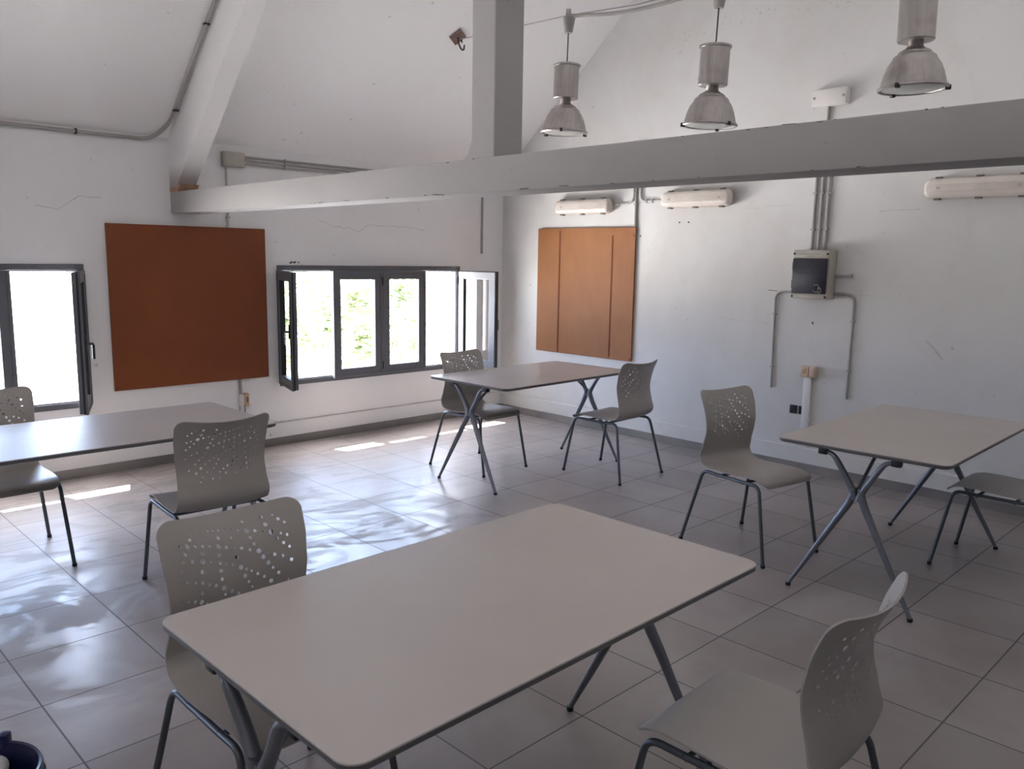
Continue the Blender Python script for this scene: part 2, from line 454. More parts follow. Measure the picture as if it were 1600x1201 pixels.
bm = new(); box(bm, XR - 0.0125, XR, YB, YW - .02, 0.189, 0.191); tag(obj('trim_4', bm, 'scuff'), kind='structure')

# roof truss: tie beam, rafter and king post
bm = new(); box(bm, TX, TX + 0.20, YB, YW, 1.871, 2.023, 0, 0.006)
for k in range(34):
    y = random.uniform(.3, 4.6); z = random.choice((1.8745, 1.8745, 2.0195)) + random.uniform(-.002, .002); ln = random.choice((.008, .012, .02, .05))
    crack_strip(bm, [(y, z), (y + ln, z + random.uniform(-.002, .002))], random.uniform(.002, .005), ('x', TX - .0008), 1)
tag(obj('tie_beam', bm, ['concrete_paint', 'chip'], smooth=True), kind='structure')
bm = new()
prof = [(6.05, 2.022), (6.0, 2.10), (5.707, 2.365), (5.462, 2.60), (5.242, 2.815)]
yk = 2.75
low = [(yk, rooftop(yk) - .39)]
prism(bm, [(YW, 2.022)] + prof + low + [(yk, rooftop(yk) + .03), (YW, EZ + .03)], 0, TX + 0.002, TX + 0.135)
bm2 = bm
tag(obj('rafter', bm2, 'rafter_plaster'), kind='structure')
bm = new()
prism(bm, [(YW - .001, 2.0231), (6.025, 2.0231), (5.975, 2.072), (6.05, 2.060), (6.12, 2.055), (YW - .001, 2.052)], 0, TX - 0.0005, TX + .137)
tag(obj('trim_5', bm, 'brick_bare'), kind='structure')
bm = new()
k0, k1, kx = 2.690, 2.842, 0.172
box(bm, TX, TX + kx, k0, k1, 2.02, RZ + .02, 0, 0.006)
prism(bm, [(k1 - .01, 2.022), (k1 + .055, 2.022), (k1 + .025, 2.045), (k1 + .008, 2.085), (k1 - .01, 2.13)], 0, TX + 0.002, TX + kx - .002)
tag(obj('king_post', bm, 'concrete_paint'), kind='structure')
bm = new()
yo = 2 * RY - YW
prism(bm, [(yo, 2.022), (yo + .45, 2.022), (yk - .01, rooftop(yk) - .5), (yk - .01, rooftop(yk) + .03), (yo, EZ + .03)], 0, TX + 0.002, TX + 0.135)
tag(obj('rafter', bm, 'plaster_ceiling'), kind='structure')

# ------------------------------------------------------------------ windows
FW = 0.042
def ring(bm, x0, x1, z0, z1, w, y0, y1, mi=0, bev=0.003):
    box(bm, x0, x1, y0, y1, z1 - w, z1, mi, bev); box(bm, x0, x1, y0, y1, z0, z0 + w, mi, bev)
    box(bm, x0, x0 + w, y0, y1, z0 + w, z1 - w, mi, bev); box(bm, x1 - w, x1, y0, y1, z0 + w, z1 - w, mi, bev)

def sash(parent, hx, width, sign, open_deg, handle=False):
    # sash hinged at world x = hx; sign +1: leaf runs to +x when shut; opens into the room (-y)
    z0, z1 = WZ[0] + 0.030, WZ[1] - 0.048
    root_bm = new(); w = 0.070
    x0, x1 = (0.004, width) if sign > 0 else (-width, -0.004)
    ring(root_bm, x0, x1, z0, z1, w, -0.045, 0.0, 0)
    ring(root_bm, x0 - .006, x1 + .006, z0 - .006, z1 + .006, .022, -0.052, -0.040, 0, 0.002)
    ring(root_bm, x0 + w - 0.006, x1 - w + 0.006, z0 + w - 0.006, z1 - w + 0.006, 0.008, -0.043, -0.004, 1, 0)
    ring(root_bm, x0 - .003, x1 + .003, z0 - .003, z1 + .003, .008, -0.038, -0.026, 1, 0)
    s = obj('sash', root_bm, ['frame', 'gasket'], parent)
    s.location = (hx, YW - 0.004, 0); s.rotation_euler = (0, 0, -sign * math.radians(open_deg))
    b = new(); b.faces.new([b.verts.new(p) for p in ((x0 + w - .004, -.023, z0 + w - .004), (x1 - w + .004, -.023, z0 + w - .004), (x1 - w + .004, -.023, z1 - w + .004), (x0 + w - .004, -.023, z1 - w + .004))])
    obj('pane', b, 'glass', s)
    if handle:
        xe = x1 - 0.030 if sign > 0 else x0 + 0.030
        b = new(); zc = (z0 + z1) / 2
        box(b, xe - .013, xe + .013, -0.062, -0.051, zc - .055, zc + .055, 0, 0.004)
        sweep(b, fillet([(xe, -0.055, zc), (xe, -0.098, zc), (xe, -0.102, zc - .012), (xe, -.102, zc - .10)], 0.012, 4), 0.009, 8)
        obj('handle', b, 'black', s, True)
    return s

def window(n, span, leaves):
    root = empty('window_%d' % n, (0, 0, 0), kind='structure')
    b = new(); x0, x1 = span
    ring(b, x0, x1, WZ[0], WZ[1], FW, YW - 0.012, YW + 0.055)
    ring(b, x0 + .012, x1 - .012, WZ[0] + .012, WZ[1] - .012, FW - .002, YW - 0.004, YW + .075)
    xc = (x0 + x1) / 2 + 0.028
    box(b, xc - .026, xc + .026, YW - 0.002, YW + 0.060, WZ[0] + FW, WZ[1] - FW, 0, 0.002)
    obj('frame', b, 'frame', root)
    for a in leaves: sash(root, *a)
    for hx in (x0 + 0.030, xc - 0.003, x1 - 0.030):
        for z in (0.60, 1.36):
            b = new(); ext = 0.056 if hx == xc - 0.003 else 0.016
            box(b, hx - .012, hx + .012, YW - ext, YW - 0.008, z - .037, z + .037, 0, 0.003); obj('hinge', b, 'black', root)
    # the light aluminium stop around each clear opening, seen where the leaf stands open
    b = new()
    for a, c in ((x0 + FW, xc - .026), (xc + .026, x1 - FW)):
        ring(b, a, c, WZ[0] + FW - .002, WZ[1] - FW + .002, 0.012, YW + 0.055, YW + 0.070, 0, 0)
    obj('stop_bead', b, 'box_white', root)
    return root
c2 = (W2[0] + W2[1]) / 2 + .028
window(2, W2, [(W2[0] + .045, 0.462, 1, 106, True), (c2 - .003, 0.507, -1, 0), (c2 + .003, 0.486, 1, 0), (W2[1] - .028, 0.445, -1, 103, True)])
c1 = (W1[0] + W1[1]) / 2 + .028
window(1, W1, [(W1[0] + .045, 0.462, 1, 85, True), (c1 - .003, 0.507, -1, 0), (c1 + .003, 0.486, 1, 0), (W1[1] - .045, 0.462, -1, 69, True)])

c3 = (W3[0] + W3[1]) / 2 + .028
window(3, W3, [(W3[0] + .045, 0.462, 1, 95), (c3 - .003, 0.507, -1, 0), (c3 + .003, 0.486, 1, 0), (W3[1] - .045, 0.462, -1, 95)])  # unseen window further left, added to let in more light

# ------------------------------------------------------------------ hardboard panels
bm = new(); box(bm, 2.055, 3.262, YW - 0.022, YW - 0.006, 0.589, 1.781, 0, 0.002)
bd = obj('hardboard_panel', bm, 'board_dark')
tag(bd, 'dark red-brown square hardboard panel between the two windows', 'board', 'hardboard panels on the walls')
for x, z in ((2.075, .61), (3.24, .61), (2.075, 1.76), (3.24, 1.76)):
    b = new(); lathe(b, [(0, -.001), (.006, -.001), (.006, .002), (0, .003)], 10)
    s = obj('screw', b, 'mark', bd); s.matrix_world = Matrix.Translation((x, YW - .022, z)) @ Matrix.Rotation(PI / 2, 4, 'X')
b = new()
bm = new(); box(bm, XR - 0.024, XR - 0.008, 4.460, 5.642, 0.680, 1.871, 0, 0.002)
xg = XR - 0.0245
for y, z0, z1 in ((5.352, .685, 1.850), (4.712, .70, 1.80)):
    box(bm, xg - .0006, xg + .004, y - .009, y + .009, z0, z1, 1)
bd2 = obj('hardboard_panel', bm, ['board_light', 'board_groove'])
tag(bd2, 'orange-tan hardboard panel with two vertical grooves right of the corner', 'board', 'hardboard panels on the walls')
for y, z in ((4.475, 1.80), (4.475, .70)):
    b = new(); lathe(b, [(0, -.001), (.007, -.001), (.007, .002), (0, .003)], 10)
    s = obj('screw', b, 'mark', bd2); s.matrix_world = Matrix.Translation((XR - .024, y, z)) @ Matrix.Rotation(-PI / 2, 4, 'Y')

# ------------------------------------------------------------------ tables
TL, TW, TH = 1.389, 0.791, 0.740
def rrect(l, w, r, n=7):
    out = []
    for cx, cy, a0 in ((l / 2 - r, w / 2 - r, 0), (-l / 2 + r, w / 2 - r, 90), (-l / 2 + r, -w / 2 + r, 180), (l / 2 - r, -w / 2 + r, 270)):
        for k in range(n + 1):
            a = math.radians(a0 + 90 * k / n); out.append((cx + r * math.cos(a), cy + r * math.sin(a)))
    return out
def loft(bm, layers, mi=0):
    rings = [[bm.verts.new((x, y, z)) for x, y in poly] for poly, z in layers]
    n = len(rings[0]); fs = []
    for a, b in zip(rings, rings[1:]):
        for i in range(n): fs.append(bm.faces.new((a[i], a[(i + 1) % n], b[(i + 1) % n], b[i])))
    fs += [bm.faces.new(rings[0][::-1]), bm.faces.new(rings[-1])]
    for f in fs: f.material_index = mi

def make_table():
    root = empty('meeting_table')
    b = new(); loft(b, [(rrect(TL - .001, TW - .001, .0425), TH - .0048), (rrect(TL, TW, .043), TH - .0042), (rrect(TL, TW, .043), TH - .0014), (rrect(TL - .0025, TW - .0025, .042), TH)])
    obj('tabletop', b, 'tabletop', root, True, 25)
    b = new(); loft(b, [(rrect(TL - .026, TW - .026, .03), TH - .0225), (rrect(TL - .004, TW - .004, .041), TH - .0175), (rrect(TL - .0005, TW - .0005, .0428), TH - .0150), (rrect(TL - .0005, TW - .0005, .0428), TH - .0049)])
    obj('edge_band', b, 'edge', root, True, 25)
    for e in (-1, 1):
        xf, xh, xm, H = e * 0.680, e * 0.650, e * 0.660, 0.518
        for s in (-1, 1):
            b = new()
            path = []; rad = []
            pts = [(xh, s * .016, H + .035), (xh, s * .022, H - .01), (xh, s * .040, H - .055), (xh + (xf - xh) * .25, s * .085, H - .135), (xh + (xf - xh) * .6, s * .175, H - .30), (xf, s * .289, 0.012)]
            rr = [.018, .021, .0205, .0185, .0155, .0105]
            for i in range(len(pts) - 1):
                for k in range(5):
                    t = k / 5; path.append(Vector(pts[i]).lerp(Vector(pts[i + 1]), t)); rad.append(rr[i] * (1 - t) + rr[i + 1] * t)
            path.append(Vector(pts[-1])); rad.append(rr[-1])
            for it in range(2):
                path = [path[0]] + [(path[i - 1] + path[i] * 2 + path[i + 1]) / 4 for i in range(1, len(path) - 1)] + [path[-1]]
            sweep(b, path, rad, 12, 0, (1, .85))
            lg = obj('leg', b, 'alu_leg', root, True)
            b = new(); lathe(b, [(0, 0), (.011, 0), (.0125, .004), (.0125, .016), (0, .018)], 14, (xf, s * .2895, 0)); obj('foot_cap', b, 'black', lg, True)
            b = new()
            pts = [(xh, s * .010, H - .02), (xh, s * .022, H + .02), (xh, s * .054, H + .075), (xm, s * .104, H + .156), (xm, s * .124, H + .178), (xm, s * .154, H + .184)]
            pp = fillet(pts, .03, 4); m = len(pp)
            sweep(b, pp, [.0205 - .0085 * i / (m - 1) for i in range(m)], 12, 0, (1, .85))
            ua = obj('upper_arm', b, 'alu_leg', root, True)
            b = new(); box(b, xm - .016, xm + .016, s * .168 - .022, s * .168 + .022, H + .170, TH - .0225, 0, .005)
            obj('mount_bracket', b, 'black', ua, True)
        xe = xh
        b = new()
        sweep(b, [(xe, 0, H + .02), (xe - e * .24, 0, TH - .03)], .009, 8)
        br = obj('brace', b, 'alu_leg', root, True)
        b = new(); box(b, xe - e * .25 - .03, xe - e * .25 + .03, -.02, .02, TH - .036, TH - .022, 0, .003); obj('mount_bracket', b, 'black', br)
    return root

TABLES = [
    ((1.3819, 1.4715), 0.0072, 'large beige-grey table in the foreground with one chair pushed under each side'),
    ((4.4026, 1.5101), 0.0182, 'beige-grey table near the socket and fuse box wall, cut by the right picture edge'),
    ((4.3715, 4.1945), 0.0246, 'beige-grey table standing in the far corner between window and tan board'),
    ((1.3339, 4.1294), 0.0, 'glare-lit table under the dark red-brown panel beside the left window'),
]
proto = make_table()
for i, (p, a, lab) in enumerate(TABLES):
    t = proto if i == 0 else copy_tree(proto)
    t.location = (p[0], p[1], 0); t.rotation_euler = (0, 0, a)
    tag(t, lab, 'table', 'cross-legged meeting tables')

# ------------------------------------------------------------------ chairs
PROF = [(.238, .408), (.226, .424), (.200, .436), (.150, .443), (.070, .441), (-.020, .434), (-.105, .430), (-.165, .434), (-.205, .449), (-.230, .478), (-.238, .515),
        (-.229, .575), (-.217, .635), (-.221, .700), (-.242, .770), (-.284, .853)]
def catmull(P, per=14):
    out = []
    for i in range(len(P) - 1):
        p0, p1, p2, p3 = (Vector(P[max(i - 1, 0)]), Vector(P[i]), Vector(P[i + 1]), Vector(P[min(i + 2, len(P) - 1)]))
        for k in range(per):
            t = k / per
            out.append(0.5 * ((2 * p1) + (p2 - p0) * t + (2 * p0 - 5 * p1 + 4 * p2 - p3) * t * t + (3 * p1 - p0 - 3 * p2 + p3) * t ** 3))
    out.append(Vector(P[-1])); return out
CV = catmull(PROF)
CS = [0.0]
for i in range(1, len(CV)): CS.append(CS[-1] + (CV[i] - CV[i - 1]).length)
STOT = CS[-1]
def at_s(s):
    s = max(0, min(STOT, s))
    lo, hi = 0, len(CS) - 1
    while hi - lo > 1:
        m = (lo + hi) // 2
        if CS[m] <= s: lo = m
        else: hi = m
    t = (s - CS[lo]) / (CS[hi] - CS[lo]); p = CV[lo].lerp(CV[hi], t)
    d = (CV[min(hi + 1, len(CV) - 1)] - CV[max(lo - 1, 0)]).normalized()
    return p, d
def s_of(i): return CS[i * 14]
WK = [(0, .196), (s_of(2), .204), (s_of(5), .214), (s_of(8), .213), (s_of(10), .211), (s_of(11), .204), (s_of(12), .202), (s_of(13), .207), (s_of(14), .213), (STOT, .216)]
CK = [(0, .0), (s_of(3), .006), (s_of(7), .012), (s_of(9), .020), (s_of(11), .030), (s_of(13), .038), (STOT, .045)]
def lerp_tab(tab, s):
    for (a, va), (b, vb) in zip(tab, tab[1:]):
        if s <= b:
            t = (s - a) / (b - a); t = t * t * (3 - 2 * t); return va + (vb - va) * t
    return tab[-1][1]
def surf(x, s):
    p, d = at_s(s)
    n = Vector((-d.y, d.x)) * -1      # towards the sitter / upward
    c = lerp_tab(CK, s) * (x / 0.21) ** 2
    n = Vector((d.y, -d.x))
    q = p + n * c
    return Vector((x, q.x, q.y))
def surf_n(x, s):
    e = 2e-3
    du = surf(x + e, s) - surf(x - e, s); s0, s1 = max(0, s - e), min(STOT, s + e)
    dv = surf(x, s1) - surf(x, s0)
    n = du.cross(dv).normalized()
    return n
HOLES = [(230,465,6),(270,460,11),(322,458,16),(378,457,11),(432,457,10),(480,457,9),(545,460,16),(600,465,12),(652,468,9),(708,474,11),(766,485,10),(828,493,16),(860,530,14),(895,566,14),(930,597,9),(974,626,11),(1047,663,8),
(365,380,7),(343,413,10),(298,510,12),(280,562,9),(262,620,8),(347,558,12),(421,558,15),(482,562,9),(547,570,11),(590,577,11),(640,583,9),(697,600,15),(738,612,8),(776,624,8),(823,640,10),(872,658,10),(926,684,14),(982,713,13),
(445,360,8),(480,352,8),(517,350,8),(555,350,10),(597,350,8),(640,350,9),(693,352,11),(752,357,17),(812,361,11),(868,367,9),(923,374,17),(962,413,10),(1004,440,10),(1044,461,9),
(438,407,8),(548,402,13),(640,403,8),(426,507,12),(543,518,12),(669,533,12),(798,447,11),(774,405,12),(731,297,11),(862,274,12),(887,324,14),(977,293,11),(1018,315,9),(940,264,7),(988,382,8),(1030,390,9),(892,502,8),(940,513,11),(996,520,10),(1058,539,11),
(730,657,12),(760,697,9),(792,730,8),(831,765,8),(417,628,13),(553,622,12),(562,678,12),(578,738,16),(593,784,9),(609,825,7),(306,690,10),(366,695,10),(416,700,11),(465,710,11),(519,721,12),(642,762,12),(694,778,11),(738,796,9),(252,692,7),(418,768,11),(418,830,15),(420,882,8),(270,815,6),(315,815,8),(368,820,10),(461,842,10),(497,857,9),
(870,745,10),(925,775,9),(680,830,10),(560,880,9),(760,850,8),(830,830,8),(960,810,8)]
def holes_local():
    out = []
    for X, Y, r in HOLES:
        a, b = 0.5, 0.5
        for it in range(30):    # invert the bilinear map of the measured back
            L = (105 + 70 * b, 300 + 690 * b); R = (1120 + 90 * b, 140 + 560 * b)
            px, py = L[0] + (R[0] - L[0]) * a, L[1] + (R[1] - L[1]) * a
            a += (X - px) / 1015.0; b += (Y - py) / 625.0
        out.append(((.5 - a) * 0.425, STOT - b * 0.268, r / 2360.0 * 1.08))
    return out

def shell_parts(root):
    T = 0.0055
    # outline
    rc = 0.048; out = []
    NS = 60
    s_hi, s_lo = STOT, 0.0
    right = []
    for k in range(NS + 1):
        s = s_lo + (s_hi - s_lo) * k / NS
        w = lerp_tab(WK, s)
        for edge, r in ((s_hi - s, rc), (s - s_lo, 0.04)):
            if edge < r: w -= r - math.sqrt(max(0, r * r - (r - edge) ** 2))
        right.append((w, s))
    # finer corners
    extra = []
    for k in range(1, 8):
        a = PI / 2 * k / 8
        extra.append((lerp_tab(WK, s_hi - rc * (1 - math.sin(a))) - rc * (1 - math.cos(a)), s_hi - rc * (1 - math.sin(a))))
        extra.append((lerp_tab(WK, .04 * (1 - math.sin(a))) - .04 * (1 - math.cos(a)), .04 * (1 - math.sin(a))))
    right = sorted(right + extra, key=lambda q: (q[1], -q[0] if q[1] < .1 else q[0]))
    mid = [q for q in right if 0.0 < q[1] < STOT]
    right = [(right[0][0], 0.0)] + mid + [(lerp_tab(WK, STOT) - rc, STOT)]
    right[0] = (lerp_tab(WK, 0) - .04, 0.0)
    topx = [right[-1][0] * (1 - 2 * k / 12) for k in range(1, 12)]
    botx = [-right[0][0] * (1 - 2 * k / 12) for k in range(1, 12)]
    outline = right + [(x, STOT) for x in topx] + [(-w, s) for w, s in reversed(right)] + [(x, 0.0) for x in botx]
    verts = [Vector(p) for p in outline]; edges = [(i, (i + 1) % len(outline)) for i in range(len(outline))]
    H = holes_local()
    for x, s, r in H:
        n = 12 if r > .0045 else 9; b0 = len(verts)
        for k in range(n): verts.append(Vector((x + r * math.cos(2 * PI * k / n), s + r * math.sin(2 * PI * k / n))))
        edges += [(b0 + k, b0 + (k + 1) % n) for k in range(n)]
    s_split = s_of(9)
    ws = lerp_tab(WK, s_split)
    st = 0.0125
    ns = int(STOT / st)
    for j in range(1, ns):
        s = j * STOT / ns
        w = lerp_tab(WK, s) - .006
        if STOT - s < rc: w -= rc - math.sqrt(max(0, rc * rc - (rc - (STOT - s)) ** 2))
        if s < .04: w -= .04 - math.sqrt(max(0, .0016 - (.04 - s) ** 2))
        m = 30
        for i in range(m + 1):
            x = -w + 2 * w * i / m
            if any((x - hx) ** 2 + (s - hs) ** 2 < (r + .003) ** 2 for hx, hs, r in H): continue
            verts.append(Vector((x, s)))
    V, Ed, Fa, _, _, _ = delaunay_2d_cdt(verts, edges, [], 0, 1e-6)
    def inside(px, py):
        c = False; n = len(outline); j = n - 1
        for i in range(n):
            (xi, yi), (xj, yj) = outline[i], outline[j]
            if (yi > py) != (yj > py) and px < (xj - xi) * (py - yi) / (yj - yi) + xi: c = not c
            j = i
        return c
    tris = []
    for f in Fa:
        cx = sum(V[i].x for i in f) / len(f); cy = sum(V[i].y for i in f) / len(f)
        if not inside(cx, cy): continue
        if any((cx - hx) ** 2 + (cy - hs) ** 2 < (r * .97) ** 2 for hx, hs, r in H): continue
        a2 = sum(V[f[i]].x * V[f[(i + 1) % len(f)]].y - V[f[(i + 1) % len(f)]].x * V[f[i]].y for i in range(len(f)))
        if abs(a2) < 1e-10: continue
        tris.append((list(f) if a2 > 0 else list(f)[::-1], cy))
    P = [surf(v.x, v.y) for v in V]; N = [surf_n(v.x, v.y) for v in V]
    for name, sel in (('seat', lambda c: c < s_split), ('backrest', lambda c: c >= s_split)):
        fs = [f for f, c in tris if sel(c)]
        pts, nrm, faces = [], [], []
        mp = {}
        def vid(i, side):
            k = (i, side)
            if k not in mp:
                mp[k] = len(pts); pts.append(P[i] + N[i] * (T / 2 if side == 0 else -T / 2)); nrm.append(N[i] if side == 0 else -N[i])
            return mp[k]
        cnt = {}
        for f in fs:
            faces.append([vid(i, 0) for i in f]); faces.append([vid(i, 1) for i in reversed(f)])
            for a, b in zip(f, f[1:] + f[:1]): cnt[(a, b)] = cnt.get((a, b), 0) + 1
        for (a, b) in cnt:
            if (b, a) in cnt: continue
            if abs(V[a].y - s_split) < .02 and abs(V[b].y - s_split) < .02 and abs(V[a].x) < ws - .004: continue
            dd = (P[b] - P[a]); rn = dd.cross(N[a]).normalized()
            q = []
            for i, sd in ((a, 0), (a, 1), (b, 1), (b, 0)):
                pts.append(P[i] + N[i] * (T / 2 if sd == 0 else -T / 2)); nrm.append(rn); q.append(len(pts) - 1)
            faces.append(q)
        me = D.meshes.new(name); me.from_pydata([tuple(p) for p in pts], [], faces); me.update()
        me.polygons.foreach_set('use_smooth', [True] * len(me.polygons))
        me.normals_split_custom_set_from_vertices([tuple(n) for n in nrm])
        me.materials.append(M['shell'])
        o = D.objects.new(name, me); COL.objects.link(o); o.parent = root

def make_chair():
    root = empty('stacking_chair')
    shell_parts(root)
    zr = 0.417; r = 0.0098
    for sx in (-1, 1):
        for foot, corner, mid in (((sx * .262, -.282, .008), (sx * .203, -.192, zr + .004), (sx * .203, -.09, zr)), ((sx * .226, .272, .008), (sx * .203, .196, zr + .002), (sx * .203, .09, zr))):
            b = new(); sweep(b, fillet([mid, corner, foot], .042, 8), r, 12)
            lg = obj('leg', b, 'steel', root, True, 60)
            b = new(); lathe(b, [(0, 0), (.011, 0), (.0122, .003), (.0118, .016), (0, .018)], 14, (foot[0], foot[1], 0)); obj('foot_cap', b, 'black', lg, True)
        b = new(); sweep(b, [(sx * .203, -.088, zr), (sx * .203, .088, zr)], r, 12); obj('side_rail', b, 'steel', root, True, 60)
    for y in (-.085, .085):
        b = new(); sweep(b, [(-.203, y, zr - .006), (.203, y, zr - .006)], .008, 10); obj('cross_bar', b, 'steel', root, True, 60)
    return root

CHAIRS = [
    ((1.010, 1.910), 180, 'perforated grey chair tucked under the window side of the foreground table'),
    ((1.622, 3.685), -4, 'grey chair seen from behind, facing the glare-lit table under the red-brown panel'),
    ((0.995, 4.655), 180, 'grey chair between the left window and the glare-lit table, cut by the picture edge'),
    ((4.158, 4.546), 181.7, 'grey chair tucked between the four-pane window and the far corner table'),
    ((4.775, 3.760), 1.4, 'grey chair in front of the tan grooved board, drawn up to the far corner table'),
    ((4.100, 2.212), 169.7, 'grey chair standing alone left of the table by the fuse box wall'),
    ((4.790, 1.140), 1.0, 'grey chair at right edge with only its seat and front legs in view'),
    ((1.775, 0.900), 2.0, 'pale grey chair in the bottom right corner, back to the viewer, facing the foreground table'),
]
proto = make_chair()
for i, (p, a, lab) in enumerate(CHAIRS):
    c = proto if i == 0 else copy_tree(proto)
    c.location = (p[0], p[1], 0); c.rotation_euler = (0, 0, math.radians(a))
    tag(c, lab, 'chair', 'perforated grey stacking chairs')

# ------------------------------------------------------------------ pendant lamps on a catenary
LX = 4.40
LAMPS = [(3.98, 2.452, 3.115, 'pendant industrial lamp with dome shade, nearest the king post, first of the row'),
         (2.81, 2.386, 3.06, 'middle pendant of the three industrial dome lamps, above the light box'),
         (1.65, 2.448, 3.13, 'rightmost and largest-looking pendant dome lamp, cut by the top picture edge')]
def make_lamp():
    root = empty('pendant_lamp')
    R_ = 0.158
    b = new()
    lathe(b, [(.040, .198), (.052, .190), (.070, .181), (.078, .174), (.080, .168), (.097, .156), (.102, .149), (.103, .142), (.124, .112), (.139, .074), (.149, .036), (.153, .014), (R_ + .006, .010), (R_ + .008, .002), (R_ + .002, -.004), (R_ - .006, -.002), (R_ - .008, .012), (.13, .07), (.095, .135), (.038, .18)], 48)
    sh = obj('shade', b, 'lamp_metal', root, True, 35)
    b = new(); lathe(b, [(0, -.010), (.07, -.007), (.12, -.003), (R_ - .007, .004), (R_ - .007, .008), (0, .008)], 40); obj('glass_cover', b, 'lamp_glass', root, True)
    for k in range(3):
        a = math.radians(95 + 120 * k); c, s = math.cos(a), math.sin(a)
        b = new(); box(b, R_ - .012, R_ + .014, -.009, .009, -.012, .012, 0, .003)
        bmesh.ops.rotate(b, cent=(0, 0, 0), matrix=Matrix.Rotation(a, 3, 'Z'), verts=b.verts[:]); obj('clip', b, 'black', sh)
    b = new(); lathe(b, [(.038, .186), (.040, .198), (.036, .206), (.036, .246), (0, .247)], 28); obj('neck', b, 'lamp_metal', root, True, 35)
    b = new(); lathe(b, [(0, .230), (.082, .228), (.0865, .232), (.0865, .440), (.094, .442), (.095, .453), (.085, .457), (0, .458)], 40); obj('gear_housing', b, 'lamp_metal', root, True, 35)
    return root
lp = make_lamp()
for i, (y, z, zm, lab) in enumerate(LAMPS):
    t = lp if i == 0 else copy_tree(lp)
    t.location = (LX, y, z); t.rotation_euler = (math.radians((1, 1.5, -1)[i]), math.radians((0.5, -1.5, 0.5)[i]), 0.7 * i)
    tag(t, lab, 'lamp', 'pendant dome lamps in a row')
    b = new(); sweep(b, [(0, 0, .455), (0, 0, zm - z)], .004, 8); obj('cord', b, 'black', t, True)
    b = new(); h = zm - z
    lathe(b, [(0, h), (.026, h), (.030, h + .01), (.043, h + .095), (.043, h + .10), (0, h + .102)], 24)
    cp = obj('cable_cup', b, 'conduit', t, True, 35)
    b = new(); lathe(b, [(0, -.014), (.040, -.014), (.040, .014), (0, .014)], 22)
    hk = obj('hook_disc', b, 'conduit', cp, True, 35)
    hk.matrix_parent_inverse = Matrix.Identity(4); hk.location = (0, .006, h + .118); hk.rotation_euler = (PI / 2, 0, math.radians(35))
# suspension cable with its sheathed power line
cab = [(4.44, 5.13, 3.275), (LX, 3.98, LAMPS[0][2] + .112), (LX, 3.4, 3.185), (LX, 2.81, LAMPS[1][2] + .125), (LX, 2.2, 3.19), (LX, 1.65, LAMPS[2][2] + .115), (LX, .85, 3.35), (LX, .3, 3.20)]
b = new(); sweep(b, cab, .0045, 8)
cb = obj('suspension_cable', b, 'conduit', None, True)
tag(cb, 'thin grey cable strung below the ceiling and carrying the three dome lamps', 'cable')
b = new()
pw = []
for (y0, z0), (y1, z1) in (((3.96, 3.225), (2.83, 3.175)), ((2.80, 3.175), (1.66, 3.235))):
    for k in range(13):
        t = k / 12; pw.append((LX + .008, y0 + (y1 - y0) * t, z0 + (z1 - z0) * t - .055 * math.sin(PI * t) * .8))
sweep(b, pw, .013, 8); obj('power_line', b, 'conduit', cb, True)
# ceiling eye plate
def on_ceiling(x, y): return Vector((x, y, EZ + SL * (YW - y)))
pr = empty('hook_plate', on_ceiling(4.42, 5.148), 0, 'small rusty square plate with hook on the ceiling left of the king post', 'hook')
na = math.atan(SL)
b = new(); box(b, -.055, .055, -.055, .055, -.010, .0, 0, .002)
bmesh.ops.rotate(b, cent=(0, 0, 0), matrix=Matrix.Rotation(-na, 3, 'X') @ Matrix.Rotation(.5, 3, 'Z'), verts=b.verts[:])
obj('plate', b, 'rust', pr)
b = new(); sweep(b, fillet([(0, 0, 0), (.0, -.015, -.06), (.015, -.03, -.10), (.04, -.03, -.10), (.045, -.03, -.06)], .02, 4), .006, 8); obj('hook', b, 'mark', pr, True)
b = new(); sweep(b, fillet([(.02, -.02, -.012), (.035, -.018, -.05), (.02, -.018, -.02)], .02, 4), .005, 8); obj('eye_bolt', b, 'mark', pr, True)

# ------------------------------------------------------------------ wet-room light fittings on the gable wall
def make_tube(L):
    root = empty('batten_light'); h = 0.138; d = 0.095
    def outl(l, hh, r): return rrect(l, hh, r, 6)
    def lay(bm, layers):
        rings = [[bm.verts.new((z, x, y)) for x, y in poly] for poly, z in layers]
        n = len(rings[0]); fs = []
        for a, c in zip(rings, rings[1:]):
            for i in range(n): fs.append(bm.faces.new((a[i], a[(i + 1) % n], c[(i + 1) % n], c[i])))
        fs += [bm.faces.new(rings[0]), bm.faces.new(rings[-1])]
        bmesh.ops.recalc_face_normals(bm, faces=fs)
    b = new(); lay(b, [(outl(L - .02, h - .03, .03), 0), (outl(L - .004, h - .01, .045), -.034), (outl(L, h, .05), -.038), (outl(L, h, .05), -.047)]); obj('housing', b, 'fixture', root, True, 35)
    b = new(); lay(b, [(outl(L - .006, h - .006, .047), -.0472), (outl(L - .012, h - .014, .044), -.070), (outl(L - .03, h - .035, .036), -.088), (outl(L - .06, h - .07, .028), -d)]); cv = obj('cover', b, 'lens', root, True, 50)
    b = new()
    for s in (-1, 1): sweep(b, [(-d + .0005, -L / 2 + .07, s * .022), (-d + .0005, L / 2 - .07, s * .022)], .0035, 6)
    obj('ridge', b, 'lens', cv, True)
    for y in (-L / 2 + .09, 0, L / 2 - .09):
        for s in (-1, 1):
            b = new(); box(b, -.072, -.034, y - .020, y + .020, s * (h / 2) - .006, s * (h / 2) + .006, 0, .003); obj('clip', b, 'ink', root)
    for y in (-L / 2 + .10, L / 2 - .10):
        b = new(); box(b, -d - .002, -d + .004, y - .012, y + .012, -.010, .010, 0, .002); obj('lamp_holder', b, 'fixture', cv)
    return root
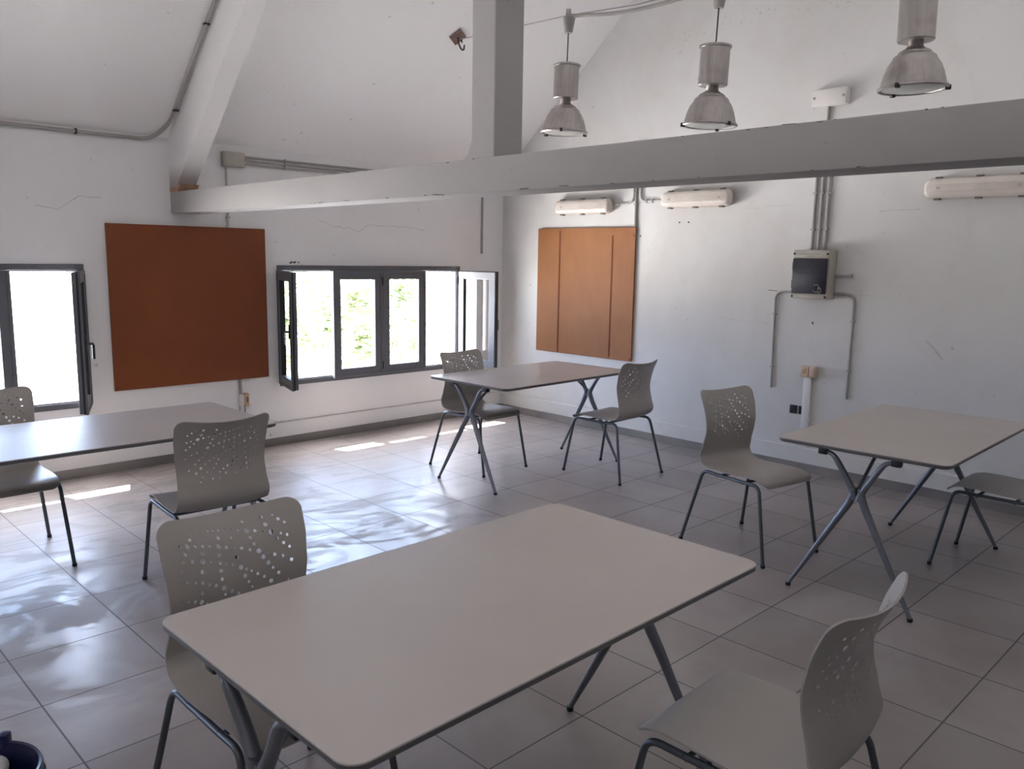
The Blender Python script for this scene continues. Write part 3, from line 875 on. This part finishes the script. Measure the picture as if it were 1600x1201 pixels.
t0 = make_tube(0.670)
TUBES = [(5.055, 2.062, 'short wet-room batten light above the tan grooved board'), (3.840, 2.088, 'short wet-room batten light between the tan board and the fuse box, under the beam'), (1.735, 2.082, 'batten light on the right wall, cut by the picture edge')]
for i, (y, z, lab) in enumerate(TUBES):
    t = t0 if i == 0 else copy_tree(t0)
    t.location = (XR, y, z); tag(t, lab, 'light', 'sealed batten lights on the gable wall')

# ------------------------------------------------------------------ conduits and boxes
def pipe(name, paths, mat, label, cat='pipe', group=None, r=.010, clips=(), fil=.06, cr=None, cm='conduit'):
    b = new()
    for p in paths: sweep(b, fillet(p, fil, 7), r, 10)
    o = obj(name, b, mat, None, True, 60); tag(o, label, cat, group)
    for c in clips:
        b = new(); ax, (x, y, z) = c; q = (cr or r) + .005
        e = [q, q, q]; e[ax] = .006
        w = [e[0], e[1], e[2]]
        box(b, x - w[0], x + w[0], y - w[1], y + w[1], z - w[2], z + w[2], 0, .002); obj('pipe_clip', b, cm, o)
    return o
xs = XR - .012; ys = YW - .012
pipe('conduit', [[(XL + .1, YW - .02, 2.382), (2.40, YW - .02, 2.382), (2.495, 6.05, 2.40 + SL * .10), (2.50, RY + .1, rooftop(RY + .1) - .02)]], 'conduit', 'grey conduit running along the eave and up beside the sloping rafter', r=.013, fil=.16,
     clips=[(0, (1.90, YW - .018, 2.382)), (2, (2.495, 5.93, 2.50 + SL * .08)), (2, (2.497, 5.40, 3.05))], cm='mark')
bx = empty('junction_box', (3.008, YW, 2.297), 0, 'beige-grey junction box on window wall just right of the rafter foot', 'box')
b = new(); box(b, -.086, .086, -.055, 0, -.055, .055, 0, .006); obj('body', b, 'box_beige', bx, True)
b = new(); box(b, -.078, .078, -.063, -.055, -.048, .048, 0, .004); obj('lid', b, 'box_beige', bx, True)
for i, z in enumerate((2.328, 2.300, 2.272)):
    pipe('conduit', [[(3.095, ys, z), (5.90, ys, z - .004)]], 'conduit', ['top', 'middle', 'bottom'][i] + ' one of three grey conduits leaving the window-wall junction box', group='eave conduits', r=.0085, clips=[(0, (3.46, ys, z))], cr=.0075)
pipe('conduit', [[(2.960, ys, 2.24), (2.960, ys, 1.785)]], 'conduit_painted', 'short vertical conduit dropping from junction box to the red-brown panel', r=.009, clips=[(2, (2.960, ys, 1.86))])
pipe('conduit', [[(5.625, ys, 2.27), (5.625, ys, 1.623)]], 'conduit', 'short grey vertical conduit stub above the right end of the four-pane window', r=.011)
pipe('conduit', [[(3.012, YW - .014, .588), (3.018, YW - .014, .475)]], 'conduit', 'stub of conduit between the red-brown panel and the ochre socket', r=.012)
so = empty('wall_socket', (3.035, YW, .42), 0, 'small ochre and white wall socket below the red-brown panel', 'socket')
b = new(); box(b, -.042, .0, -.036, 0, -.045, .045, 0, .004); obj('body', b, 'box_white', so, True)
b = new(); box(b, .0, .036, -.046, 0, -.050, .052, 0, .005); obj('lid', b, 'socket_orange', so, True)
b = new(); box(b, .010, .028, -.048, -.044, -.02, .025, 0, .002); obj('outlet', b, 'ink', so)
b = new(); sweep(b, [(.008, -.018, -.04), (.010, -.018, -.125)], .007, 8); obj('cable_stub', b, 'conduit', so, True)
b = new(); sweep(b, [(-.03, -.012, -.04), (-.032, -.012, -.10)], .005, 8); obj('cable_stub', b, 'conduit', so, True)

# gable wall: pair of conduits by the batten lights
pipe('conduit', [[(xs, 4.478, 2.60), (xs, 4.478, 1.865)]], 'conduit', 'long vertical conduit reaching the top corner of the tan grooved board', r=.010, clips=[(2, (xs, 4.478, 2.065))])
pipe('conduit', [[(xs, 4.505, 2.60), (xs, 4.505, 2.078), (xs, 4.70, 2.072)]], 'conduit_painted', 'conduit elbow turning left into the light above the tan board', group='elbow conduits of the lights', r=.010, fil=.07, clips=[(1, (xs, 4.66, 2.073))])
pipe('conduit', [[(xs, 4.430, 2.60), (xs, 4.430, 2.088), (xs, 4.19, 2.090)]], 'conduit_painted', 'conduit elbow turning right into the second light under the beam', group='elbow conduits of the lights', r=.010, fil=.07, clips=[(1, (xs, 4.36, 2.09)), (1, (xs, 4.30, 2.09))])
# light box above the beam
jb = empty('junction_box', (XR, 2.772, 2.758), 0, 'white flat junction box high on the gable wall above the tie beam', 'box')
b = new(); box(b, -.050, 0, -.132, .132, -.060, .060, 0, .006); obj('body', b, 'box_white', jb, True)
b = new(); box(b, -.058, -.050, -.126, .126, -.054, .054, 0, .003); ld = obj('lid', b, 'box_white', jb, True)
for y in (-.108, .108):
    b = new(); lathe(b, [(0, 0), (.010, 0), (.010, .003), (0, .003)], 12); s = obj('screw', b, 'conduit', ld); s.rotation_euler = (0, -PI / 2, 0); s.location = (-.058, y, 0)
for y, r, lab in ((2.842, .011, 'leftmost'), (2.792, .011, 'middle'), (2.742, .012, 'rightmost')):
    top = 2.70 if y == 2.792 else 2.42
    pipe('conduit', [[(xs, y - .004, top), (xs, y, 1.68)]], 'conduit', lab + ' of three vertical conduits entering the top of the fuse box', group='conduits above the fuse box', r=r, clips=[(2, (xs, y - .002, 2.09)), (2, (xs, y, 1.83))])
# fuse box
fb = empty('fuse_box', (XR, 2.786, 1.500), 0, 'beige fuse box with a dark smoked door on the gable wall', 'fuse box')
b = new(); box(b, -.115, 0, -.140, .140, -.178, .178, 0, .008); bod = obj('body', b, 'box_beige', fb, True)
b = new(); box(b, -.128, -.115, -.137, .137, .120, .176, 0, .004); box(b, -.128, -.115, -.137, .137, -.176, -.142, 0, .004); box(b, -.122, -.115, -.137, .137, -.142, .120, 0, 0); cvr = obj('front_cover', b, 'box_beige', fb, True)
b = new(); box(b, -.136, -.122, -.128, .134, -.138, .116, 0, .004); dr = obj('door', b, 'smoke', fb, True)
for z in (.06, -.07):
    b = new(); box(b, -.138, -.126, .128, .138, z - .03, z + .03, 0, .003); obj('hinge', b, 'ink', dr)
b = new(); box(b, -.1375, -.1365, -.095, .105, .006, .012); box(b, -.1375, -.1365, -.095, .02, .062, .066); box(b, -.1375, -.1365, .0, .01, -.075, -.045); obj('breaker_row', b, 'black', dr)
b = new()
for cy_, cz_, ry_, rz_ in ((-.058, -.098, .022, .028), (-.082, -.112, .014, .020)):
    sweep(b, [(-.1375, cy_ + ry_ * math.cos(a * PI / 8 + .6), cz_ + rz_ * math.sin(a * PI / 8 + .6)) for a in range(14)], .0022, 6)
obj('sticker', b, 'box_beige', dr)
for y, z in ((-.125, .150), (.128, .150), (-.125, -.160), (.128, -.160)):
    b = new(); lathe(b, [(0, 0), (.0085, 0), (.0085, .003), (0, .003)], 12); s = obj('screw', b, 'black', cvr); s.rotation_euler = (0, -PI / 2, 0); s.location = (-.128, y, z)
b = new(); box(b, -.1285, -.1275, -.06, .07, .147, .150); box(b, -.1285, -.1275, -.03, .04, .132, .135); lathe(b, [(0, -.001), (.004, -.001), (.004, .001), (0, .001)], 8, (-.128, .08, .149)); obj('print', b, 'ink', cvr)
pipe('conduit', [[(xs, 2.93, 1.366), (xs, 3.105, 1.364), (xs, 3.095, .614)]], 'conduit', 'thin bent conduit hanging from left side of the fuse box', group='bent conduits beside the fuse box', r=.0085, fil=.07, clips=[(2, (xs, 3.103, 1.19)), (2, (xs, 3.098, .78))])
pipe('conduit', [[(xs, 2.65, 1.368), (xs, 2.492, 1.364), (xs, 2.497, .603)]], 'conduit', 'thin bent conduit hanging from right side of the fuse box', group='bent conduits beside the fuse box', r=.0095, fil=.07, clips=[(2, (xs, 2.492, 1.17)), (2, (xs, 2.496, .81))])
pipe('conduit', [[(xs, 2.65, 1.495), (xs, 2.522, 1.497)]], 'conduit', 'short horizontal conduit stub poking right from the fuse box', r=.009, clips=[(1, (xs, 2.53, 1.497))])
# socket with trunking, and twin black sockets
bm = new(); box(bm, XR - .022, XR, 2.768, 2.828, .191, .735, 0, .003)
tag(obj('cable_trunking', bm, 'trunk', None, True), 'white vertical cable trunking below the peach socket box', 'trunking')
sb = empty('wall_socket', (XR, 2.790, .772), 0, 'peach plastic socket box on top of the white trunking', 'socket')
b = new(); box(b, -.034, 0, -.058, .062, -.042, .046, 0, .004); obj('body', b, 'socket_beige', sb, True)
b = new(); box(b, -.043, -.034, -.004, .056, -.036, .040, 0, .004); obj('lid', b, 'socket_beige', sb, True)
b = new(); box(b, -.046, -.043, .012, .042, -.014, .024, 0, .002); obj('outlet', b, 'socket_orange', sb)
b = new(); box(b, -.050, -.034, -.054, -.012, -.036, .042, 0, .006); obj('plug', b, 'socket_beige', sb, True)
for y0, y1, lab in ((2.858, 2.918, 'wider black wall socket left of the white trunking'), (2.816, 2.846, 'narrow black wall socket right beside the white trunking')):
    bm = new(); xo = -.010 if y0 > 2.83 else -.010
    s = empty('wall_socket', (XR, (y0 + y1) / 2 + .012, .470), 0, lab, 'socket', 'black sockets'); w = (y1 - y0) / 2
    box(bm, -.010, 0, -w, w, -.032, .032, 0, .003); obj('plate', bm, 'black', s, True)
    b = new(); box(b, -.013, -.010, -w * .6, w * .6, -.014, .014, 0, .001); obj('insert', b, 'gasket', s)

# ------------------------------------------------------------------ mop bucket
bk = empty('mop_bucket', (0.371, 2.280, 0), 0, 'dark navy plastic bucket with a pale rag in the bottom left corner', 'bucket')
b = new(); lathe(b, [(0, .004), (.108, .0), (.112, .006), (.143, .262), (.152, .264), (.154, .272), (.150, .280), (.143, .278), (.138, .26), (.106, .014), (0, .012)], 44); obj('body', b, 'bucket', bk, True, 50)
b = new(); lathe(b, [(.146, .236), (.157, .238), (.158, .246), (.148, .250)], 44); obj('rim', b, 'bucket', bk, True)
for a in (52, 232):
    b = new(); box(b, .138, .170, -.016, .016, .238, .300, 0, .008)
    bmesh.ops.rotate(b, cent=(0, 0, 0), matrix=Matrix.Rotation(math.radians(a), 3, 'Z'), verts=b.verts[:]); obj('lug', b, 'bucket', bk, True)
b = new(); hp = [(.165 * math.cos(math.radians(t)), 0, .165 * math.sin(math.radians(t)) * .2 + .262) for t in range(0, 181, 10)]
hp = [Matrix.Rotation(math.radians(52), 3, 'Z') @ Vector((p[0], -abs(math.sin(i / 18 * PI)) * .150, .262 - .05 * math.sin(i / 18 * PI))) for i, p in enumerate(hp)]
sweep(b, hp, .004, 8); obj('handle', b, 'steel', bk, True)
b = new(); bmesh.ops.create_icosphere(b, subdivisions=4, radius=.062)
for v in b.verts:
    n = math.sin(v.co.x * 60) * math.cos(v.co.y * 47 + 1) * .10 + math.sin(v.co.y * 83 + v.co.x * 31) * .06
    v.co = Vector((v.co.x * (1 + n), v.co.y * (1 + n), v.co.z * .55 * (1 + n)))
    v.co += Vector((.402, 2.360, .232))
rg = obj('cleaning_rag', b, 'rag', None, True, 180); tag(rg, 'crumpled pale grey rag inside the navy bucket', 'rag')

# ------------------------------------------------------------------ outside
GZ = -3.0
bm = new(); bm.faces.new([bm.verts.new(p) for p in ((4.5, 9.5, GZ), (14.5, 9.5, GZ), (14.5, 18.5, GZ), (4.5, 18.5, GZ))])
tag(obj('outside_ground', bm, 'ground_out'), kind='structure')

def tree(x, y, crown_c, crown_r, n, leaf, label):
    root = empty('garden_tree', (x, y, GZ), 0, label, 'tree', 'trees outside the windows')
    b = new(); sweep(b, [(0, 0, 0), (.05, .04, 1.2), (-.05, .1, crown_c - GZ)], [.16, .12, .05], 10)
    for k in range(7):
        a = k * 2.4; sweep(b, [(.0, .06, 1.0 + k * .22), (crown_r[0] * .55 * math.cos(a), crown_r[1] * .55 * math.sin(a), 1.9 + k * .3)], [.05, .015], 6)
    obj('trunk', b, 'bark', root, True)
    b = new(); rnd = random.Random(int(x * 100))
    puffs = []
    for k in range(26):
        u = Vector((rnd.gauss(0, 1), rnd.gauss(0, 1), rnd.gauss(0, 1))).normalized() * rnd.uniform(.35, .95)
        puffs.append((Vector((u.x * crown_r[0], u.y * crown_r[1], u.z * crown_r[2])), rnd.uniform(.28, .5)))
    for k in range(n):
        pc, pr_ = rnd.choice(puffs)
        d = Vector((rnd.gauss(0, 1), rnd.gauss(0, 1), rnd.gauss(0, 1))).normalized() * pr_ * rnd.random() ** .4
        c = pc + d + Vector((0, 0, crown_c - GZ))
        q = Matrix.Rotation(rnd.uniform(0, 6.28), 3, 'Z') @ Matrix.Rotation(rnd.uniform(-1.2, 1.2), 3, 'X')
        w = leaf * rnd.uniform(.7, 1.3)
        p = [q @ Vector(v) for v in ((-w, 0, 0), (0, -w * .45, w * .1), (w, 0, 0), (0, w * .45, w * .1))]
        b.faces.new([b.verts.new(c + v) for v in p])
    obj('foliage', b, 'leaf', root)
tree(7.9, 13.2, .55, (1.7, 1.5, 1.7), 6500, .075, 'leafy green tree outside the four-pane window, filling its left panes')
tree(10.9, 14.6, .20, (1.5, 1.3, 1.2), 3600, .075, 'leafy green tree outside the four-pane window, seen through its third pane')

# ------------------------------------------------------------------ light
w = D.worlds.new('sky'); bpy.context.scene.world = w; w.use_nodes = True
wt = w.node_tree; bg = wt.nodes['Background']
tc = wt.nodes.new('ShaderNodeTexCoord'); sx = wt.nodes.new('ShaderNodeSeparateXYZ'); mr = wt.nodes.new('ShaderNodeMapRange'); rp = wt.nodes.new('ShaderNodeValToRGB')
wt.links.new(tc.outputs['Generated'], sx.inputs[0]); wt.links.new(sx.outputs['Z'], mr.inputs[0])
mr.inputs[1].default_value = -1.0; mr.inputs[2].default_value = 1.0
# glow added below the horizon for the ceiling, dimmed far off; blue sky above
G, FD, SK = (1.0, 0.96, 0.945, 1), (0.275, 0.268, 0.27, 1), (0.15, 0.205, 0.31, 1)
el = rp.color_ramp.elements
for k, (p, c) in enumerate(((0.0, G), (0.375, G), (0.425, FD), (0.497, FD), (0.505, SK))):
    if k > 1: el.new(p)
for k, (p, c) in enumerate(((0.0, G), (0.375, G), (0.425, FD), (0.497, FD), (0.505, SK))):
    el[k].position = p; el[k].color = c
wt.links.new(mr.outputs[0], rp.inputs[0]); wt.links.new(rp.outputs[0], bg.inputs[0]); bg.inputs[1].default_value = 18.0
sd = D.lights.new('sun', 'SUN'); sd.energy = 42; sd.angle = .009; sd.color = (1, .95, .91)
so_ = D.objects.new('sun', sd); COL.objects.link(so_)
so_.rotation_euler = Vector((.12, -.40, -.50)).to_track_quat('-Z', 'Y').to_euler()
def portal(loc, rot, sx, sy):
    l = D.lights.new('portal', 'AREA'); l.shape = 'RECTANGLE'; l.size = sx; l.size_y = sy; l.cycles.is_portal = True
    o = D.objects.new('portal', l); COL.objects.link(o); o.location = loc; o.rotation_euler = rot
for a, c in (W1, W2, W3): portal(((a + c) / 2, YW + WT + .02, 1.0), (-PI / 2, 0, 0), c - a, 1.0)

sc = bpy.context.scene
sc.view_settings.view_transform = 'Standard'
sc.view_settings.look = 'None'
sc.view_settings.exposure = 1.6
sc.view_settings.gamma = 1.0
cy = sc.cycles
cy.max_bounces = 12; cy.diffuse_bounces = 7; cy.glossy_bounces = 4; cy.transparent_max_bounces = 12
cy.caustics_reflective = False; cy.caustics_refractive = False
cy.sample_clamp_indirect = 6.0
cy.use_denoising = True
